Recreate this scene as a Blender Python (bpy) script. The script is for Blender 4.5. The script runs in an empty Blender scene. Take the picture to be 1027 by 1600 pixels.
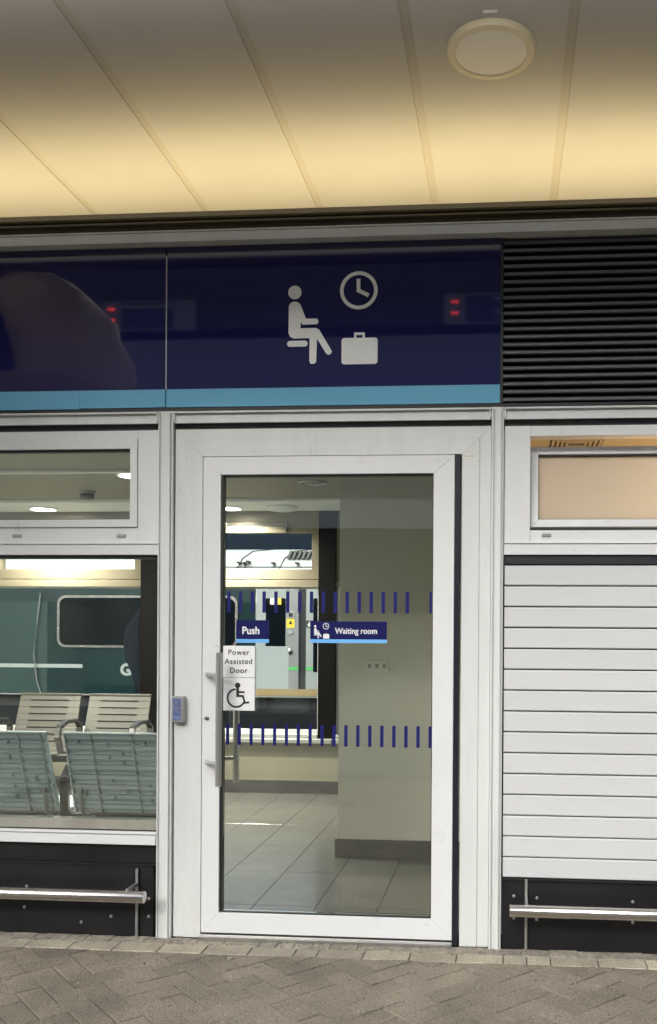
import bpy, bmesh, math, random
from mathutils import Vector, Matrix
random.seed(7)
R = math.radians
sc = bpy.context.scene
COL = sc.collection

# ------------------------------------------------------------------ camera
FPX, CX, CY = 1417.0, 677.9, 994.2
YAW, PITCH, ROLL = 0.07886, -0.00401, 0.00639
CAM_H, CAM_D = 1.36, 4.0
cd = bpy.data.cameras.new('camera'); cam = bpy.data.objects.new('camera', cd); COL.objects.link(cam)
fwd = Vector((-math.sin(YAW)*math.cos(PITCH), math.cos(YAW)*math.cos(PITCH), math.sin(PITCH)))
rgt = Vector((math.cos(YAW), math.sin(YAW), 0)); upv = rgt.cross(fwd)
r2 = rgt*math.cos(ROLL) + upv*math.sin(ROLL); u2 = -rgt*math.sin(ROLL) + upv*math.cos(ROLL)
m = Matrix((r2, u2, -fwd)).transposed().to_4x4(); m.translation = Vector((0, -CAM_D, CAM_H))
cam.matrix_world = m
cd.sensor_fit = 'VERTICAL'; cd.sensor_height = 24.0
cd.lens = FPX/1600*24.0
cd.shift_x = (513.5-CX)/1600.0
cd.shift_y = -(800.0-CY)/1600.0
cd.clip_start = 0.05; cd.clip_end = 500
sc.camera = cam

# ------------------------------------------------------------------ sky, sun, exposure
w = bpy.data.worlds.new("World"); sc.world = w; w.use_nodes = True
nt = w.node_tree; nt.nodes.clear()
sky = nt.nodes.new('ShaderNodeTexSky'); sky.sky_type = 'NISHITA'; sky.sun_disc = False
sky.sun_elevation = R(33); sky.sun_rotation = R(200); sky.air_density = 1.0; sky.dust_density = 3.0
hs = nt.nodes.new('ShaderNodeHueSaturation'); hs.inputs['Saturation'].default_value = 0.42
bg = nt.nodes.new('ShaderNodeBackground'); bg.inputs['Strength'].default_value = 0.15
out = nt.nodes.new('ShaderNodeOutputWorld')
nt.links.new(sky.outputs[0], hs.inputs['Color']); nt.links.new(hs.outputs[0], bg.inputs['Color']); nt.links.new(bg.outputs[0], out.inputs[0])
sd = bpy.data.lights.new('sun', 'SUN'); sd.energy = 1.5; sd.angle = R(40); sd.color = (1.0, 0.985, 0.955)
sun = bpy.data.objects.new('sun', sd); COL.objects.link(sun); sun.rotation_euler = (R(57), 0, R(-20))
sc.view_settings.view_transform = 'Standard'; sc.view_settings.look = 'None'; sc.view_settings.gamma = 1
sc.view_settings.exposure = 1.28
sc.cycles.max_bounces = 10; sc.cycles.transparent_max_bounces = 16; sc.cycles.diffuse_bounces = 5; sc.cycles.glossy_bounces = 5
sc.cycles.caustics_reflective = False; sc.cycles.caustics_refractive = False
sc.cycles.sample_clamp_indirect = 4

# ------------------------------------------------------------------ materials
def mat(name, col, rough=0.5, metal=0.0, var=0.0, vscale=4.0, bump=0.0, bscale=60.0, emit=None, estr=0.0, spec=0.5,
        ior=None, stretch=(1, 1, 1), col2=None, coat=0.0, isl=0.0, rvar=0.0, speck=0.0, scuff=0.0, sscale=9.0, scol=(0.12, 0.11, 0.09)):
    mt = bpy.data.materials.new(name); mt.use_nodes = True
    n = mt.node_tree; b = n.nodes['Principled BSDF']; L = n.links.new
    b.inputs['Base Color'].default_value = (*col, 1); b.inputs['Roughness'].default_value = rough
    b.inputs['Metallic'].default_value = metal; b.inputs['Specular IOR Level'].default_value = spec
    if ior: b.inputs['IOR'].default_value = ior
    if coat: b.inputs['Coat Weight'].default_value = coat; b.inputs['Coat Roughness'].default_value = 0.05
    if emit: b.inputs['Emission Color'].default_value = (*emit, 1); b.inputs['Emission Strength'].default_value = estr
    tc = n.nodes.new('ShaderNodeTexCoord'); mp = n.nodes.new('ShaderNodeMapping'); mp.inputs['Scale'].default_value = stretch
    L(tc.outputs['Object'], mp.inputs[0])
    if var or isl:
        nz = n.nodes.new('ShaderNodeTexNoise'); nz.inputs['Scale'].default_value = vscale; nz.inputs['Detail'].default_value = 8
        nz.inputs['Roughness'].default_value = 0.65
        L(mp.outputs[0], nz.inputs['Vector'])
        cr = n.nodes.new('ShaderNodeValToRGB'); cr.color_ramp.elements[0].position = 0.3; cr.color_ramp.elements[1].position = 0.7
        c2 = col2 or tuple(c*(1-var) for c in col)
        cr.color_ramp.elements[0].color = (*c2, 1); cr.color_ramp.elements[1].color = (*(min(1, c*(1+var*0.3)) for c in col), 1)
        L(nz.outputs['Fac'], cr.inputs[0]); last = cr.outputs[0]
        if isl:
            g = n.nodes.new('ShaderNodeNewGeometry')
            mr = n.nodes.new('ShaderNodeMapRange'); mr.inputs['To Min'].default_value = 1-isl; mr.inputs['To Max'].default_value = 1+isl
            L(g.outputs['Random Per Island'], mr.inputs['Value'])
            vm = n.nodes.new('ShaderNodeVectorMath'); vm.operation = 'SCALE'
            L(last, vm.inputs[0]); L(mr.outputs[0], vm.inputs['Scale']); last = vm.outputs[0]
        if speck:
            ns = n.nodes.new('ShaderNodeTexNoise'); ns.inputs['Scale'].default_value = 130; ns.inputs['Detail'].default_value = 3
            L(mp.outputs[0], ns.inputs['Vector'])
            ms = n.nodes.new('ShaderNodeMapRange'); ms.inputs['From Min'].default_value = .3; ms.inputs['From Max'].default_value = .75
            ms.inputs['To Min'].default_value = 1-speck; ms.inputs['To Max'].default_value = 1+speck
            L(ns.outputs['Fac'], ms.inputs['Value'])
            vs = n.nodes.new('ShaderNodeVectorMath'); vs.operation = 'SCALE'; L(last, vs.inputs[0]); L(ms.outputs[0], vs.inputs['Scale']); last = vs.outputs[0]
        L(last, b.inputs['Base Color'])
    if scuff:
        nf = n.nodes.new('ShaderNodeTexNoise'); nf.inputs['Scale'].default_value = sscale; nf.inputs['Detail'].default_value = 12; nf.inputs['Roughness'].default_value = 0.75
        nf.inputs['Distortion'].default_value = 1.2
        L(mp.outputs[0], nf.inputs['Vector'])
        mf = n.nodes.new('ShaderNodeMapRange'); mf.inputs['From Min'].default_value = .60; mf.inputs['From Max'].default_value = .80
        mf.inputs['To Max'].default_value = scuff
        L(nf.outputs['Fac'], mf.inputs['Value'])
        mm = n.nodes.new('ShaderNodeMix'); mm.data_type = 'RGBA'; mm.inputs[7].default_value = (*scol, 1)
        if b.inputs['Base Color'].links: L(b.inputs['Base Color'].links[0].from_socket, mm.inputs[6])
        else: mm.inputs[6].default_value = (*col, 1)
        L(mf.outputs[0], mm.inputs[0]); L(mm.outputs[2], b.inputs['Base Color'])
    if rvar:
        n2 = n.nodes.new('ShaderNodeTexNoise'); n2.inputs['Scale'].default_value = vscale*1.7; n2.inputs['Detail'].default_value = 6
        L(mp.outputs[0], n2.inputs['Vector'])
        m2 = n.nodes.new('ShaderNodeMapRange'); m2.inputs['To Min'].default_value = max(0.02, rough-rvar); m2.inputs['To Max'].default_value = rough+rvar
        L(n2.outputs['Fac'], m2.inputs['Value']); L(m2.outputs[0], b.inputs['Roughness'])
    if bump:
        nb = n.nodes.new('ShaderNodeTexNoise'); nb.inputs['Scale'].default_value = bscale; nb.inputs['Detail'].default_value = 6
        L(mp.outputs[0], nb.inputs['Vector'])
        bp = n.nodes.new('ShaderNodeBump'); bp.inputs['Strength'].default_value = bump; bp.inputs['Distance'].default_value = 0.01
        L(nb.outputs['Fac'], bp.inputs['Height']); L(bp.outputs[0], b.inputs['Normal'])
    return mt

def glass_mat(name, tint=(0.85, 0.92, 0.88), fac=1.6, rough=0.0, wave=0.0):
    mt = bpy.data.materials.new(name); mt.use_nodes = True
    n = mt.node_tree; n.nodes.clear(); L = n.links.new
    o = n.nodes.new('ShaderNodeOutputMaterial'); mx = n.nodes.new('ShaderNodeMixShader')
    tr = n.nodes.new('ShaderNodeBsdfTransparent'); tr.inputs[0].default_value = (*tint, 1)
    gl = n.nodes.new('ShaderNodeBsdfGlossy'); gl.inputs['Roughness'].default_value = rough
    gl.inputs[0].default_value = (0.95, 1, 0.97, 1)
    fr = n.nodes.new('ShaderNodeFresnel'); fr.inputs[0].default_value = 1.5
    mu = n.nodes.new('ShaderNodeMath'); mu.operation = 'MULTIPLY'; mu.inputs[1].default_value = fac; mu.use_clamp = True
    if wave:
        tc = n.nodes.new('ShaderNodeTexCoord'); nb = n.nodes.new('ShaderNodeTexNoise'); nb.inputs['Scale'].default_value = 1.6; nb.inputs['Detail'].default_value = 1
        bp = n.nodes.new('ShaderNodeBump'); bp.inputs['Strength'].default_value = wave; bp.inputs['Distance'].default_value = 0.02
        L(tc.outputs['Object'], nb.inputs['Vector']); L(nb.outputs['Fac'], bp.inputs['Height']); L(bp.outputs[0], gl.inputs['Normal'])
    L(fr.outputs[0], mu.inputs[0]); L(mu.outputs[0], mx.inputs[0]); L(tr.outputs[0], mx.inputs[1]); L(gl.outputs[0], mx.inputs[2]); L(mx.outputs[0], o.inputs[0])
    return mt

M = {}
M['alu'] = mat('alu', (0.68, 0.70, 0.685), 0.32, 0.0, var=0.10, vscale=2.2, stretch=(3, 3, 0.6), bump=0.02, bscale=300, rvar=0.08, scuff=.35, sscale=7)
M['alu_bright'] = mat('alu_bright', (0.72, 0.735, 0.73), 0.30, 0.0, var=0.06, vscale=2.0, rvar=0.08, scuff=.45, sscale=8)
M['slat'] = mat('slat', (0.61, 0.62, 0.62), 0.35, 0.0, var=0.05, vscale=1.5, rvar=0.08, isl=.02, bump=.04, bscale=3, scuff=.22, sscale=11, stretch=(.6, 1, 1.5))
M['groove'] = mat('groove', (0.10, 0.10, 0.115), 0.6)
M['mill'] = mat('mill', (0.55, 0.55, 0.53), 0.28, 0.9, var=0.2, vscale=3, stretch=(0.3, 3, 12), rvar=0.1)
M['gasket'] = mat('gasket', (0.012, 0.013, 0.016), 0.5)
M['seal'] = mat('seal', (0.010, 0.012, 0.022), 0.35)
M['navy'] = mat('navy', (0.011, 0.012, 0.082), 0.03, spec=1.0, ior=1.5, var=0.08, vscale=1.5)
M['stripe'] = mat('stripe', (0.16, 0.44, 0.64), 0.18, var=0.06, vscale=3)
M['picto'] = mat('picto', (0.86, 0.88, 0.86), 0.4)
M['seamw'] = mat('seamw', (0.5, 0.5, 0.48), 0.4)
M['black_panel'] = mat('black_panel', (0.006, 0.006, 0.008), 0.42, spec=.35, var=0.5, vscale=5, col2=(0.013, 0.0125, 0.013), bump=0.05, bscale=60, rvar=0.12)
M['pillar'] = mat('pillar', (0.009, 0.008, 0.007), 0.6, spec=.06)
M['rearplat'] = mat('rearplat', (0.012, 0.013, 0.015), 0.85, spec=.12, var=.3, vscale=2)
M['louvre'] = mat('louvre', (0.12, 0.122, 0.125), 0.38, 0.2)
M['cornice_dark'] = mat('cornice_dark', (0.20, 0.17, 0.10), 0.5, var=0.2, vscale=2, stretch=(.5, 1, 6))
M['tan'] = mat('tan', (0.40, 0.33, 0.20), 0.45)
M['steel'] = mat('steel', (0.60, 0.58, 0.55), 0.25, 1.0, var=0.15, vscale=6, stretch=(0.5, 8, 8), rvar=0.08)
M['steel_dk'] = mat('steel_dk', (0.32, 0.31, 0.29), 0.3, 1.0)
M['sillm'] = mat('sillm', (0.50, 0.50, 0.44), 0.2, 0.5, var=.25, vscale=2, stretch=(2, 1, 1))
M['trainline'] = mat('trainline', (0.34, 0.38, 0.36), 0.5)
M['boardgrey'] = mat('boardgrey', (0.2, 0.2, 0.22), 0.5)
M['handle'] = mat('handle', (0.62, 0.61, 0.59), 0.33, 0.92)
M['ribdark'] = mat('ribdark', (0.34, 0.40, 0.41), 0.4, 0.3)
M['rocker'] = mat('rocker', (0.38, 0.37, 0.33), .4)
M['arm'] = mat('arm', (0.16, 0.155, 0.15), 0.22, 0.9)
M['galv'] = mat('galv', (0.42, 0.42, 0.41), 0.45, 0.8, var=0.25, vscale=12)
M['soffit'] = mat('soffit', (0.46, 0.452, 0.44), 0.42, var=0.06, vscale=1.6, bump=0.03, bscale=8, rvar=0.05, isl=.02, scuff=.22, sscale=5, scol=(.25, .21, .15))
M['joint'] = mat('joint', (0.41, 0.39, 0.35), 0.5)
M['cream_ring'] = mat('cream_ring', (0.85, 0.77, 0.56), 0.4)
M['diffuser'] = mat('diffuser', (0.92, 0.90, 0.83), 0.35)
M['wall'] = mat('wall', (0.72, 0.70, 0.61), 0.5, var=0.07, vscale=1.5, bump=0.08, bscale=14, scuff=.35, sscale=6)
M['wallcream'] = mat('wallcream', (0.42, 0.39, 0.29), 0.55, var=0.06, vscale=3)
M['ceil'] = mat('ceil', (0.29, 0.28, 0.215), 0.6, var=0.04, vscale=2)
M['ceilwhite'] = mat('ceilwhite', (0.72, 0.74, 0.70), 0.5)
M['tanframe'] = mat('tanframe', (0.27, 0.235, 0.165), 0.35, 0.2, var=0.1, vscale=2)
M['sillb'] = mat('sillb', (0.42, 0.42, 0.39), 0.35, var=.1)
M['skirt'] = mat('skirt', (0.085, 0.08, 0.075), 0.4, var=0.2, vscale=6)
M['tile'] = mat('tile', (0.12, 0.12, 0.108), 0.2, spec=1.0, ior=1.6, var=0.10, vscale=3.5, isl=0.07, rvar=0.06, bump=0.015, bscale=20)
M['grout'] = mat('grout', (0.02, 0.019, 0.017), 0.8)
M['white'] = mat('white', (0.78, 0.79, 0.79), 0.45)
M['black'] = mat('black', (0.015, 0.015, 0.015), 0.45)
M['signnavy'] = mat('signnavy', (0.005, 0.007, 0.085), 0.3)
M['dash'] = mat('dash', (0.004, 0.006, 0.12), 0.35)
M['skyblue'] = mat('skyblue', (0.16, 0.45, 0.85), 0.4)
M['frost'] = mat('frost', (0.43, 0.53, 0.505), 0.6, var=0.04)
M['plate'] = mat('plate', (0.78, 0.77, 0.69), 0.4)
M['greydk'] = mat('greydk', (0.12, 0.12, 0.11), 0.5)
M['seatf'] = mat('seatf', (0.165, 0.158, 0.138), 0.4, 0.35, var=0.05, vscale=3)
M['seatb'] = mat('seatb', (0.78, 0.90, 0.93), 0.4, 0.0, var=0.08, vscale=3)
M['seatdark'] = mat('seatdark', (0.05, 0.048, 0.045), 0.3, 0.6)
M['chrome'] = mat('chrome', (0.7, 0.7, 0.7), 0.1, 1.0)
M['paver'] = mat('paver', (0.29, 0.25, 0.19), 0.8, var=0.5, vscale=1.6, isl=0.11, speck=.4, scuff=.5, sscale=5, scol=(.13, .105, .075), bump=0.9, bscale=150, rvar=0.1)
M['paver_edge'] = mat('paver_edge', (0.46, 0.41, 0.315), 0.85, var=0.5, vscale=2.2, isl=0.16, speck=.3, scuff=.6, sscale=14, bump=0.6, bscale=150)
M['sand'] = mat('sand', (0.045, 0.038, 0.03), 0.95, var=0.4, vscale=14, bump=0.6, bscale=220)
M['mortar'] = mat('mortar', (0.34, 0.31, 0.25), 0.9, var=0.5, vscale=18, bump=0.9, bscale=90)
M['asphalt'] = mat('asphalt', (0.05, 0.05, 0.052), 0.6, var=0.3, vscale=2)
M['traingreen'] = mat('traingreen', (0.004, 0.024, 0.025), 0.4, spec=.12, var=0.25, vscale=1.5)
M['trainteal'] = mat('trainteal', (0.026, 0.056, 0.052), 0.45, spec=.15, var=0.15, vscale=1.0)
M['trainwhite'] = mat('trainwhite', (0.66, 0.70, 0.66), 0.35, var=0.08, vscale=2)
M['trainsilver'] = mat('trainsilver', (0.34, 0.35, 0.345), 0.3, 0.3, var=0.06)
M['traindoor'] = mat('traindoor', (0.34, 0.37, 0.36), 0.3)
M['trainglass'] = mat('trainglass', (0.003, 0.005, 0.007), 0.12, spec=.15)
M['underframe'] = mat('underframe', (0.02, 0.02, 0.022), 0.7)
M['gold'] = mat('gold', (0.45, 0.33, 0.16), 0.35, 0.3)
M['green'] = mat('green', (0.10, 0.55, 0.14), 0.4)
M['yellow'] = mat('yellow', (0.85, 0.62, 0.06), 0.4)
M['navywall'] = mat('navywall', (0.008, 0.016, 0.028), 0.8, spec=.1, var=0.3, vscale=0.6)
M['navysoft'] = mat('navysoft', (0.006, 0.011, 0.022), 0.7, spec=.15, var=0.2, vscale=3)
M['purplewall'] = mat('purplewall', (0.24, 0.225, 0.255), 0.7, var=0.15, vscale=0.4)
M['beam'] = mat('beam', (0.035, 0.035, 0.035), 0.6)
M['beige'] = mat('beige', (0.82, 0.70, 0.54), 0.9, var=0.3, vscale=5)
M['peachroom'] = mat('peachroom', (0.66, 0.50, 0.33), 0.6)
M['tanceil'] = mat('tanceil', (0.42, 0.35, 0.23), 0.5)
M['readerblue'] = mat('readerblue', (0.16, 0.19, 0.34), 0.35, var=0.6, vscale=60)
M['greycase'] = mat('greycase', (0.45, 0.45, 0.45), 0.3, 0.5)
M['lampon'] = mat('lampon', (0.9, 0.9, 0.85), 0.4, emit=(1, 0.98, 0.86), estr=9)
M['ledred'] = mat('ledred', (0.3, 0.0, 0.0), 0.4, emit=(1, 0.05, 0.04), estr=4)
M['warmtube'] = mat('warmtube', (0.9, 0.8, 0.6), 0.4, emit=(1, 0.75, 0.42), estr=3)
M['glass'] = glass_mat('glass', (0.925, 0.94, 0.92), 1.7, wave=0.03)
M['glass_far'] = glass_mat('glass_far', (0.93, 0.95, 0.945), 0.22)
mt = bpy.data.materials.new('peachglass'); mt.use_nodes = True; n = mt.node_tree; b = n.nodes['Principled BSDF']
tl = n.nodes.new('ShaderNodeBsdfTranslucent'); tl.inputs[0].default_value = (0.84, 0.79, 0.70, 1)
mxs = n.nodes.new('ShaderNodeMixShader'); mxs.inputs[0].default_value = 0.55
b.inputs['Base Color'].default_value = (0.46, 0.43, 0.37, 1); b.inputs['Roughness'].default_value = 0.25
n.links.new(b.outputs[0], mxs.inputs[1]); n.links.new(tl.outputs[0], mxs.inputs[2]); n.links.new(mxs.outputs[0], n.nodes['Material Output'].inputs[0])
M['peachglass'] = mt

# ------------------------------------------------------------------ helpers
ORG = {}
def tag(o, label=None, cat=None, group=None, kind=None):
    if label: o['label'] = label
    if cat: o['category'] = cat
    if group: o['group'] = group
    if kind: o['kind'] = kind
    return o
def thing(name, loc, label, cat, group=None):
    o = bpy.data.objects.new(name, None); COL.objects.link(o); o.location = loc; o.empty_display_size = 0.05
    ORG[o.name] = Vector(loc); return tag(o, label, cat, group)

class MB:
    def __init__(s): s.bm = bmesh.new()
    def box(s, x0, x1, y0, y1, z0, z1, rot=None, piv=None):
        vs = [s.bm.verts.new(c) for c in ((x0,y0,z0),(x1,y0,z0),(x1,y1,z0),(x0,y1,z0),(x0,y0,z1),(x1,y0,z1),(x1,y1,z1),(x0,y1,z1))]
        for f in ((0,3,2,1),(4,5,6,7),(0,1,5,4),(1,2,6,5),(2,3,7,6),(3,0,4,7)): s.bm.faces.new([vs[i] for i in f])
        if rot is not None:
            bmesh.ops.rotate(s.bm, verts=vs, cent=piv, matrix=rot)
        return s
    def prism(s, pts, a, b_, axis='y'):          # pts in (x,z) extruded along y; axis 'x': pts (y,z); 'z': pts (x,y)
        def P(u, v, t): return (u, t, v) if axis == 'y' else ((t, u, v) if axis == 'x' else (u, v, t))
        A = [s.bm.verts.new(P(u, v, a)) for u, v in pts]; B = [s.bm.verts.new(P(u, v, b_)) for u, v in pts]
        n_ = len(pts)
        s.bm.faces.new(A); s.bm.faces.new(B[::-1])
        for i in range(n_): s.bm.faces.new((A[i], B[i], B[(i+1) % n_], A[(i+1) % n_]))
        return s
    def tube(s, pts, r, seg=16):
        pts = [Vector(p) for p in pts]; rings = []
        for i, p in enumerate(pts):
            d = (pts[min(i+1, len(pts)-1)] - pts[max(i-1, 0)]).normalized()
            a = d.cross(Vector((0, 0, 1)));
            if a.length < 1e-3: a = d.cross(Vector((1, 0, 0)))
            a.normalize(); c = d.cross(a)
            rr = r[i] if isinstance(r, (list, tuple)) else r
            rings.append([s.bm.verts.new(p + a*math.cos(2*math.pi*k/seg)*rr + c*math.sin(2*math.pi*k/seg)*rr) for k in range(seg)])
        for A, B in zip(rings, rings[1:]):
            for k in range(seg): s.bm.faces.new((A[k], A[(k+1) % seg], B[(k+1) % seg], B[k]))
        s.bm.faces.new(rings[0]); s.bm.faces.new(rings[-1][::-1]); return s
    def lathe(s, prof, c, axis='z', seg=40):      # prof: list of (radius, height along axis)
        rings = []
        for r, h in prof:
            ring = []
            for k in range(seg):
                a = 2*math.pi*k/seg; u, v = r*math.cos(a), r*math.sin(a)
                q = (u, v, h) if axis == 'z' else (u, h, v)
                ring.append(s.bm.verts.new((c[0]+q[0], c[1]+q[1], c[2]+q[2])))
            rings.append(ring)
        for A, B in zip(rings, rings[1:]):
            for k in range(seg): s.bm.faces.new((A[k], A[(k+1) % seg], B[(k+1) % seg], B[k]))
        if prof[0][0] > 1e-4: s.bm.faces.new(rings[0])
        if prof[-1][0] > 1e-4: s.bm.faces.new(rings[-1][::-1])
        return s
    def sphere(s, c, r, seg=16, sc_=(1, 1, 1)):
        g = bmesh.ops.create_uvsphere(s.bm, u_segments=seg, v_segments=seg//2, radius=r)
        for v in g['verts']: v.co = Vector((v.co.x*sc_[0]+c[0], v.co.y*sc_[1]+c[1], v.co.z*sc_[2]+c[2]))
        return s
    def build(s, name, m_, parent=None, bevel=0.0, smooth=False, seg=1, label=None):
        bmesh.ops.recalc_face_normals(s.bm, faces=s.bm.faces)
        org = ORG[parent.name] if parent else Vector((0, 0, 0))
        if org.length: bmesh.ops.translate(s.bm, verts=s.bm.verts, vec=-org)
        me = bpy.data.meshes.new(name); s.bm.to_mesh(me); s.bm.free()
        me.materials.append(m_ if not isinstance(m_, str) else M[m_])
        o = bpy.data.objects.new(name, me); COL.objects.link(o)
        if parent: o.parent = parent
        ORG[o.name] = org.copy()
        if smooth:
            for p in me.polygons: p.use_smooth = True
            md = o.modifiers.new('es', 'EDGE_SPLIT'); md.split_angle = R(40)
        if bevel:
            md = o.modifiers.new('bevel', 'BEVEL'); md.width = bevel; md.segments = seg; md.limit_method = 'ANGLE'; md.angle_limit = R(40)
        if label: o['label'] = label
        return o
def box(name, m_, parent, *c, bevel=0.0, label=None): return MB().box(*c).build(name, m_, parent, bevel, label=label)
def rrect(x0, x1, z0, z1, r, seg=6):
    pts = []
    for cx, cz, a0 in ((x1-r, z0+r, -90), (x1-r, z1-r, 0), (x0+r, z1-r, 90), (x0+r, z0+r, 180)):
        for k in range(seg+1): a = R(a0+90*k/seg); pts.append((cx+r*math.cos(a), cz+r*math.sin(a)))
    return pts
def frame_mb(mb, x0, x1, y0, y1, z0, z1, l, r_, t, b_):     # mitred frame from four prisms
    mb.prism([(x0, z0), (x0+l, z0+b_), (x0+l, z1-t), (x0, z1)], y0, y1)
    mb.prism([(x1, z0), (x1, z1), (x1-r_, z1-t), (x1-r_, z0+b_)], y0, y1)
    mb.prism([(x0, z1), (x0+l, z1-t), (x1-r_, z1-t), (x1, z1)], y0, y1)
    mb.prism([(x0, z0), (x1, z0), (x1-r_, z0+b_), (x0+l, z0+b_)], y0, y1)
    return mb
def text(name, body, m_, parent, x, z, y, size, align='LEFT', bold=0.0, depth=0.0008, flip=False, spacing=1.0, xs=1.0, line=1.0):
    cu = bpy.data.curves.new(name, 'FONT'); cu.body = body; cu.size = size; cu.align_x = align; cu.align_y = 'CENTER'
    cu.extrude = depth; cu.offset = bold; cu.space_character = spacing; cu.space_line = line
    t = bpy.data.objects.new('t', cu); COL.objects.link(t)
    bpy.context.view_layer.update()
    me = bpy.data.meshes.new_from_object(t.evaluated_get(bpy.context.evaluated_depsgraph_get()))
    bpy.data.objects.remove(t)
    mtx = Matrix.Translation((x, y, z)) @ Matrix.Rotation(math.pi if flip else 0, 4, 'Z') @ Matrix.Rotation(R(90), 4, 'X') @ Matrix.Scale(xs, 4, (1, 0, 0))
    org = ORG[parent.name]; me.transform(Matrix.Translation(-org) @ mtx)
    me.name = name; me.materials.clear(); me.materials.append(M[m_])
    o = bpy.data.objects.new(name, me); COL.objects.link(o); o.parent = parent; ORG[o.name] = org.copy(); return o
def copy_tree(o, delta=None, parent=None, label=None):
    c = o.copy(); COL.objects.link(c); ORG[c.name] = ORG[o.name] + (delta or Vector())
    if parent: c.parent = parent
    if delta: c.location = o.location + delta
    if label: c['label'] = label
    for ch in list(o.children): copy_tree(ch, None, c)
    return c
def area(name, loc, sx, sy, power, col, rot=(0, 0, 0), parent=None, spread=180):
    l = bpy.data.lights.new(name, 'AREA'); l.shape = 'RECTANGLE'; l.size = sx; l.size_y = sy; l.energy = power; l.color = col; l.spread = R(spread)
    o = bpy.data.objects.new(name, l); COL.objects.link(o); o.rotation_euler = rot
    if parent: o.parent = parent; o.location = Vector(loc) - ORG[parent.name]
    else: o.location = loc
    return o

# ------------------------------------------------------------------ ground
GZ = -0.03
def paving():
    mb = MB(); a = R(45); ca, sa = math.cos(a), math.sin(a); wd = 0.1; g = 0.0022
    for i in range(-62, 62):
        for j in range(-62, 62):
            t = (i-j) % 4
            if t == 0: bx = (i, i+2, j, j+1)
            elif t == 3: bx = (i, i+1, j, j+2)
            else: continue
            cx, cy = (bx[0]+bx[1])/2*wd, (bx[2]+bx[3])/2*wd
            X, Y = cx*ca-cy*sa-0.8, cx*sa+cy*ca-2.3
            if Y > -0.10 or Y < -4.4 or abs(X+0.6) > 3.3: continue
            hx, hy = (bx[1]-bx[0])/2*wd-g, (bx[3]-bx[2])/2*wd-g
            dz = random.uniform(-0.003, 0.0025); tl_ = (random.uniform(-.011, .011), random.uniform(-.011, .011)); da = random.uniform(-.014, .014)
            c2, s2 = math.cos(a+da), math.sin(a+da)
            def V(u, v, z): return mb.bm.verts.new((X+u*c2-v*s2, min(Y+u*s2+v*c2, -0.182+.06), GZ+dz+z+u*tl_[0]+v*tl_[1]))
            if Y > -0.30:
                # cut against the border course: clip polygon at y = -0.186
                poly = [(-hx, -hy), (hx, -hy), (hx, hy), (-hx, hy)]
                P = [(X+u*c2-v*s2, Y+u*s2+v*c2) for u, v in poly]; Q = []
                for k in range(4):
                    p, q = P[k], P[(k+1) % 4]; lim = -0.186
                    if p[1] <= lim: Q.append(p)
                    if (p[1]-lim)*(q[1]-lim) < 0:
                        f = (lim-p[1])/(q[1]-p[1]); Q.append((p[0]+f*(q[0]-p[0]), lim))
                if len(Q) < 3: continue
                mb.prism(Q, GZ-0.05, GZ+dz, 'z'); continue
            c = random.choice((0.0015, 0.0025, 0.004))
            lo = [V(u, v, -0.05) for u, v in ((-hx, -hy), (hx, -hy), (hx, hy), (-hx, hy))]
            mi = [V(u, v, -c) for u, v in ((-hx, -hy), (hx, -hy), (hx, hy), (-hx, hy))]
            to = [V(u, v, 0) for u, v in ((-hx+c, -hy+c), (hx-c, -hy+c), (hx-c, hy-c), (-hx+c, hy-c))]
            for A, B in ((lo, mi), (mi, to)):
                for k in range(4): mb.bm.faces.new((A[k], A[(k+1) % 4], B[(k+1) % 4], B[k]))
            mb.bm.faces.new(to)
    o = mb.build('pavement', 'paver'); tag(o, kind='structure')
    mb = MB(); x = -3.8
    while x < 2.7:
        l = 0.2 if random.random() > .12 else 0.1
        dz = random.uniform(-.0015, .0015)
        mb.box(x+.002, x+l-.002, -0.183, -0.085+random.uniform(-.003, .003), GZ-.05, GZ+dz+.001); x += l
    o = mb.build('kerb_course', 'paver_edge', bevel=0.003); tag(o, kind='structure')
paving()
mb = MB()
for _ in range(150):       # gum spots, grit and crumbs of mortar
    X, Y = random.uniform(-2.6, .9), -0.2-abs(random.gauss(0, .35)); q = random.uniform(.0015, .005) if random.random() < .93 else random.uniform(.008, .013)
    ph = random.random()*6
    pts = [(X+q*(1+.35*math.sin(3*a_+ph))*math.cos(a_), Y+q*(1+.35*math.sin(2*a_+ph))*math.sin(a_)) for a_ in [k*math.pi/5 for k in range(10)]]
    mb.prism(pts, GZ-.002, GZ+.0045, 'z')
for _ in range(110):
    X, Y = random.uniform(-2.6, .9), random.uniform(-.10, -.03); q = random.uniform(.002, .007); ph = random.random()*6
    mb.prism([(X+q*(1+.4*math.sin(3*a_+ph))*math.cos(a_), Y+q*math.sin(a_)) for a_ in [k*math.pi/4 for k in range(8)]], GZ-.002, GZ+.007, 'z')
o = mb.build('grit', 'mortar'); tag(o, 'pale grit and gum spots scattered over the paving blocks', 'grit', kind='stuff')
tag(box('paving_bed', 'sand', None, -4.2, 3.2, -4.8, -0.02, GZ-.2, GZ-.0085), kind='structure')
mb = MB()   # rough mortar strip against the facade
xs = [-3.8+i*0.04 for i in range(163)]
for i in range(len(xs)-1):
    y0 = -0.085+random.uniform(-.006, .004); h = GZ+.002+random.uniform(-.001, .0035)
    mb.box(xs[i], xs[i+1]+.0, y0, -0.005, GZ-.04, h)
tag(mb.build('mortar_strip', 'mortar', bevel=.002), kind='structure')
tag(box('ground', 'asphalt', None, -120, 120, -120, 120, -1.6, -1.2), kind='structure')
tag(box('platform_front', 'asphalt', None, -60, 60, -7.0, -4.8, -1.2, GZ-.006), kind='structure')
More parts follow.
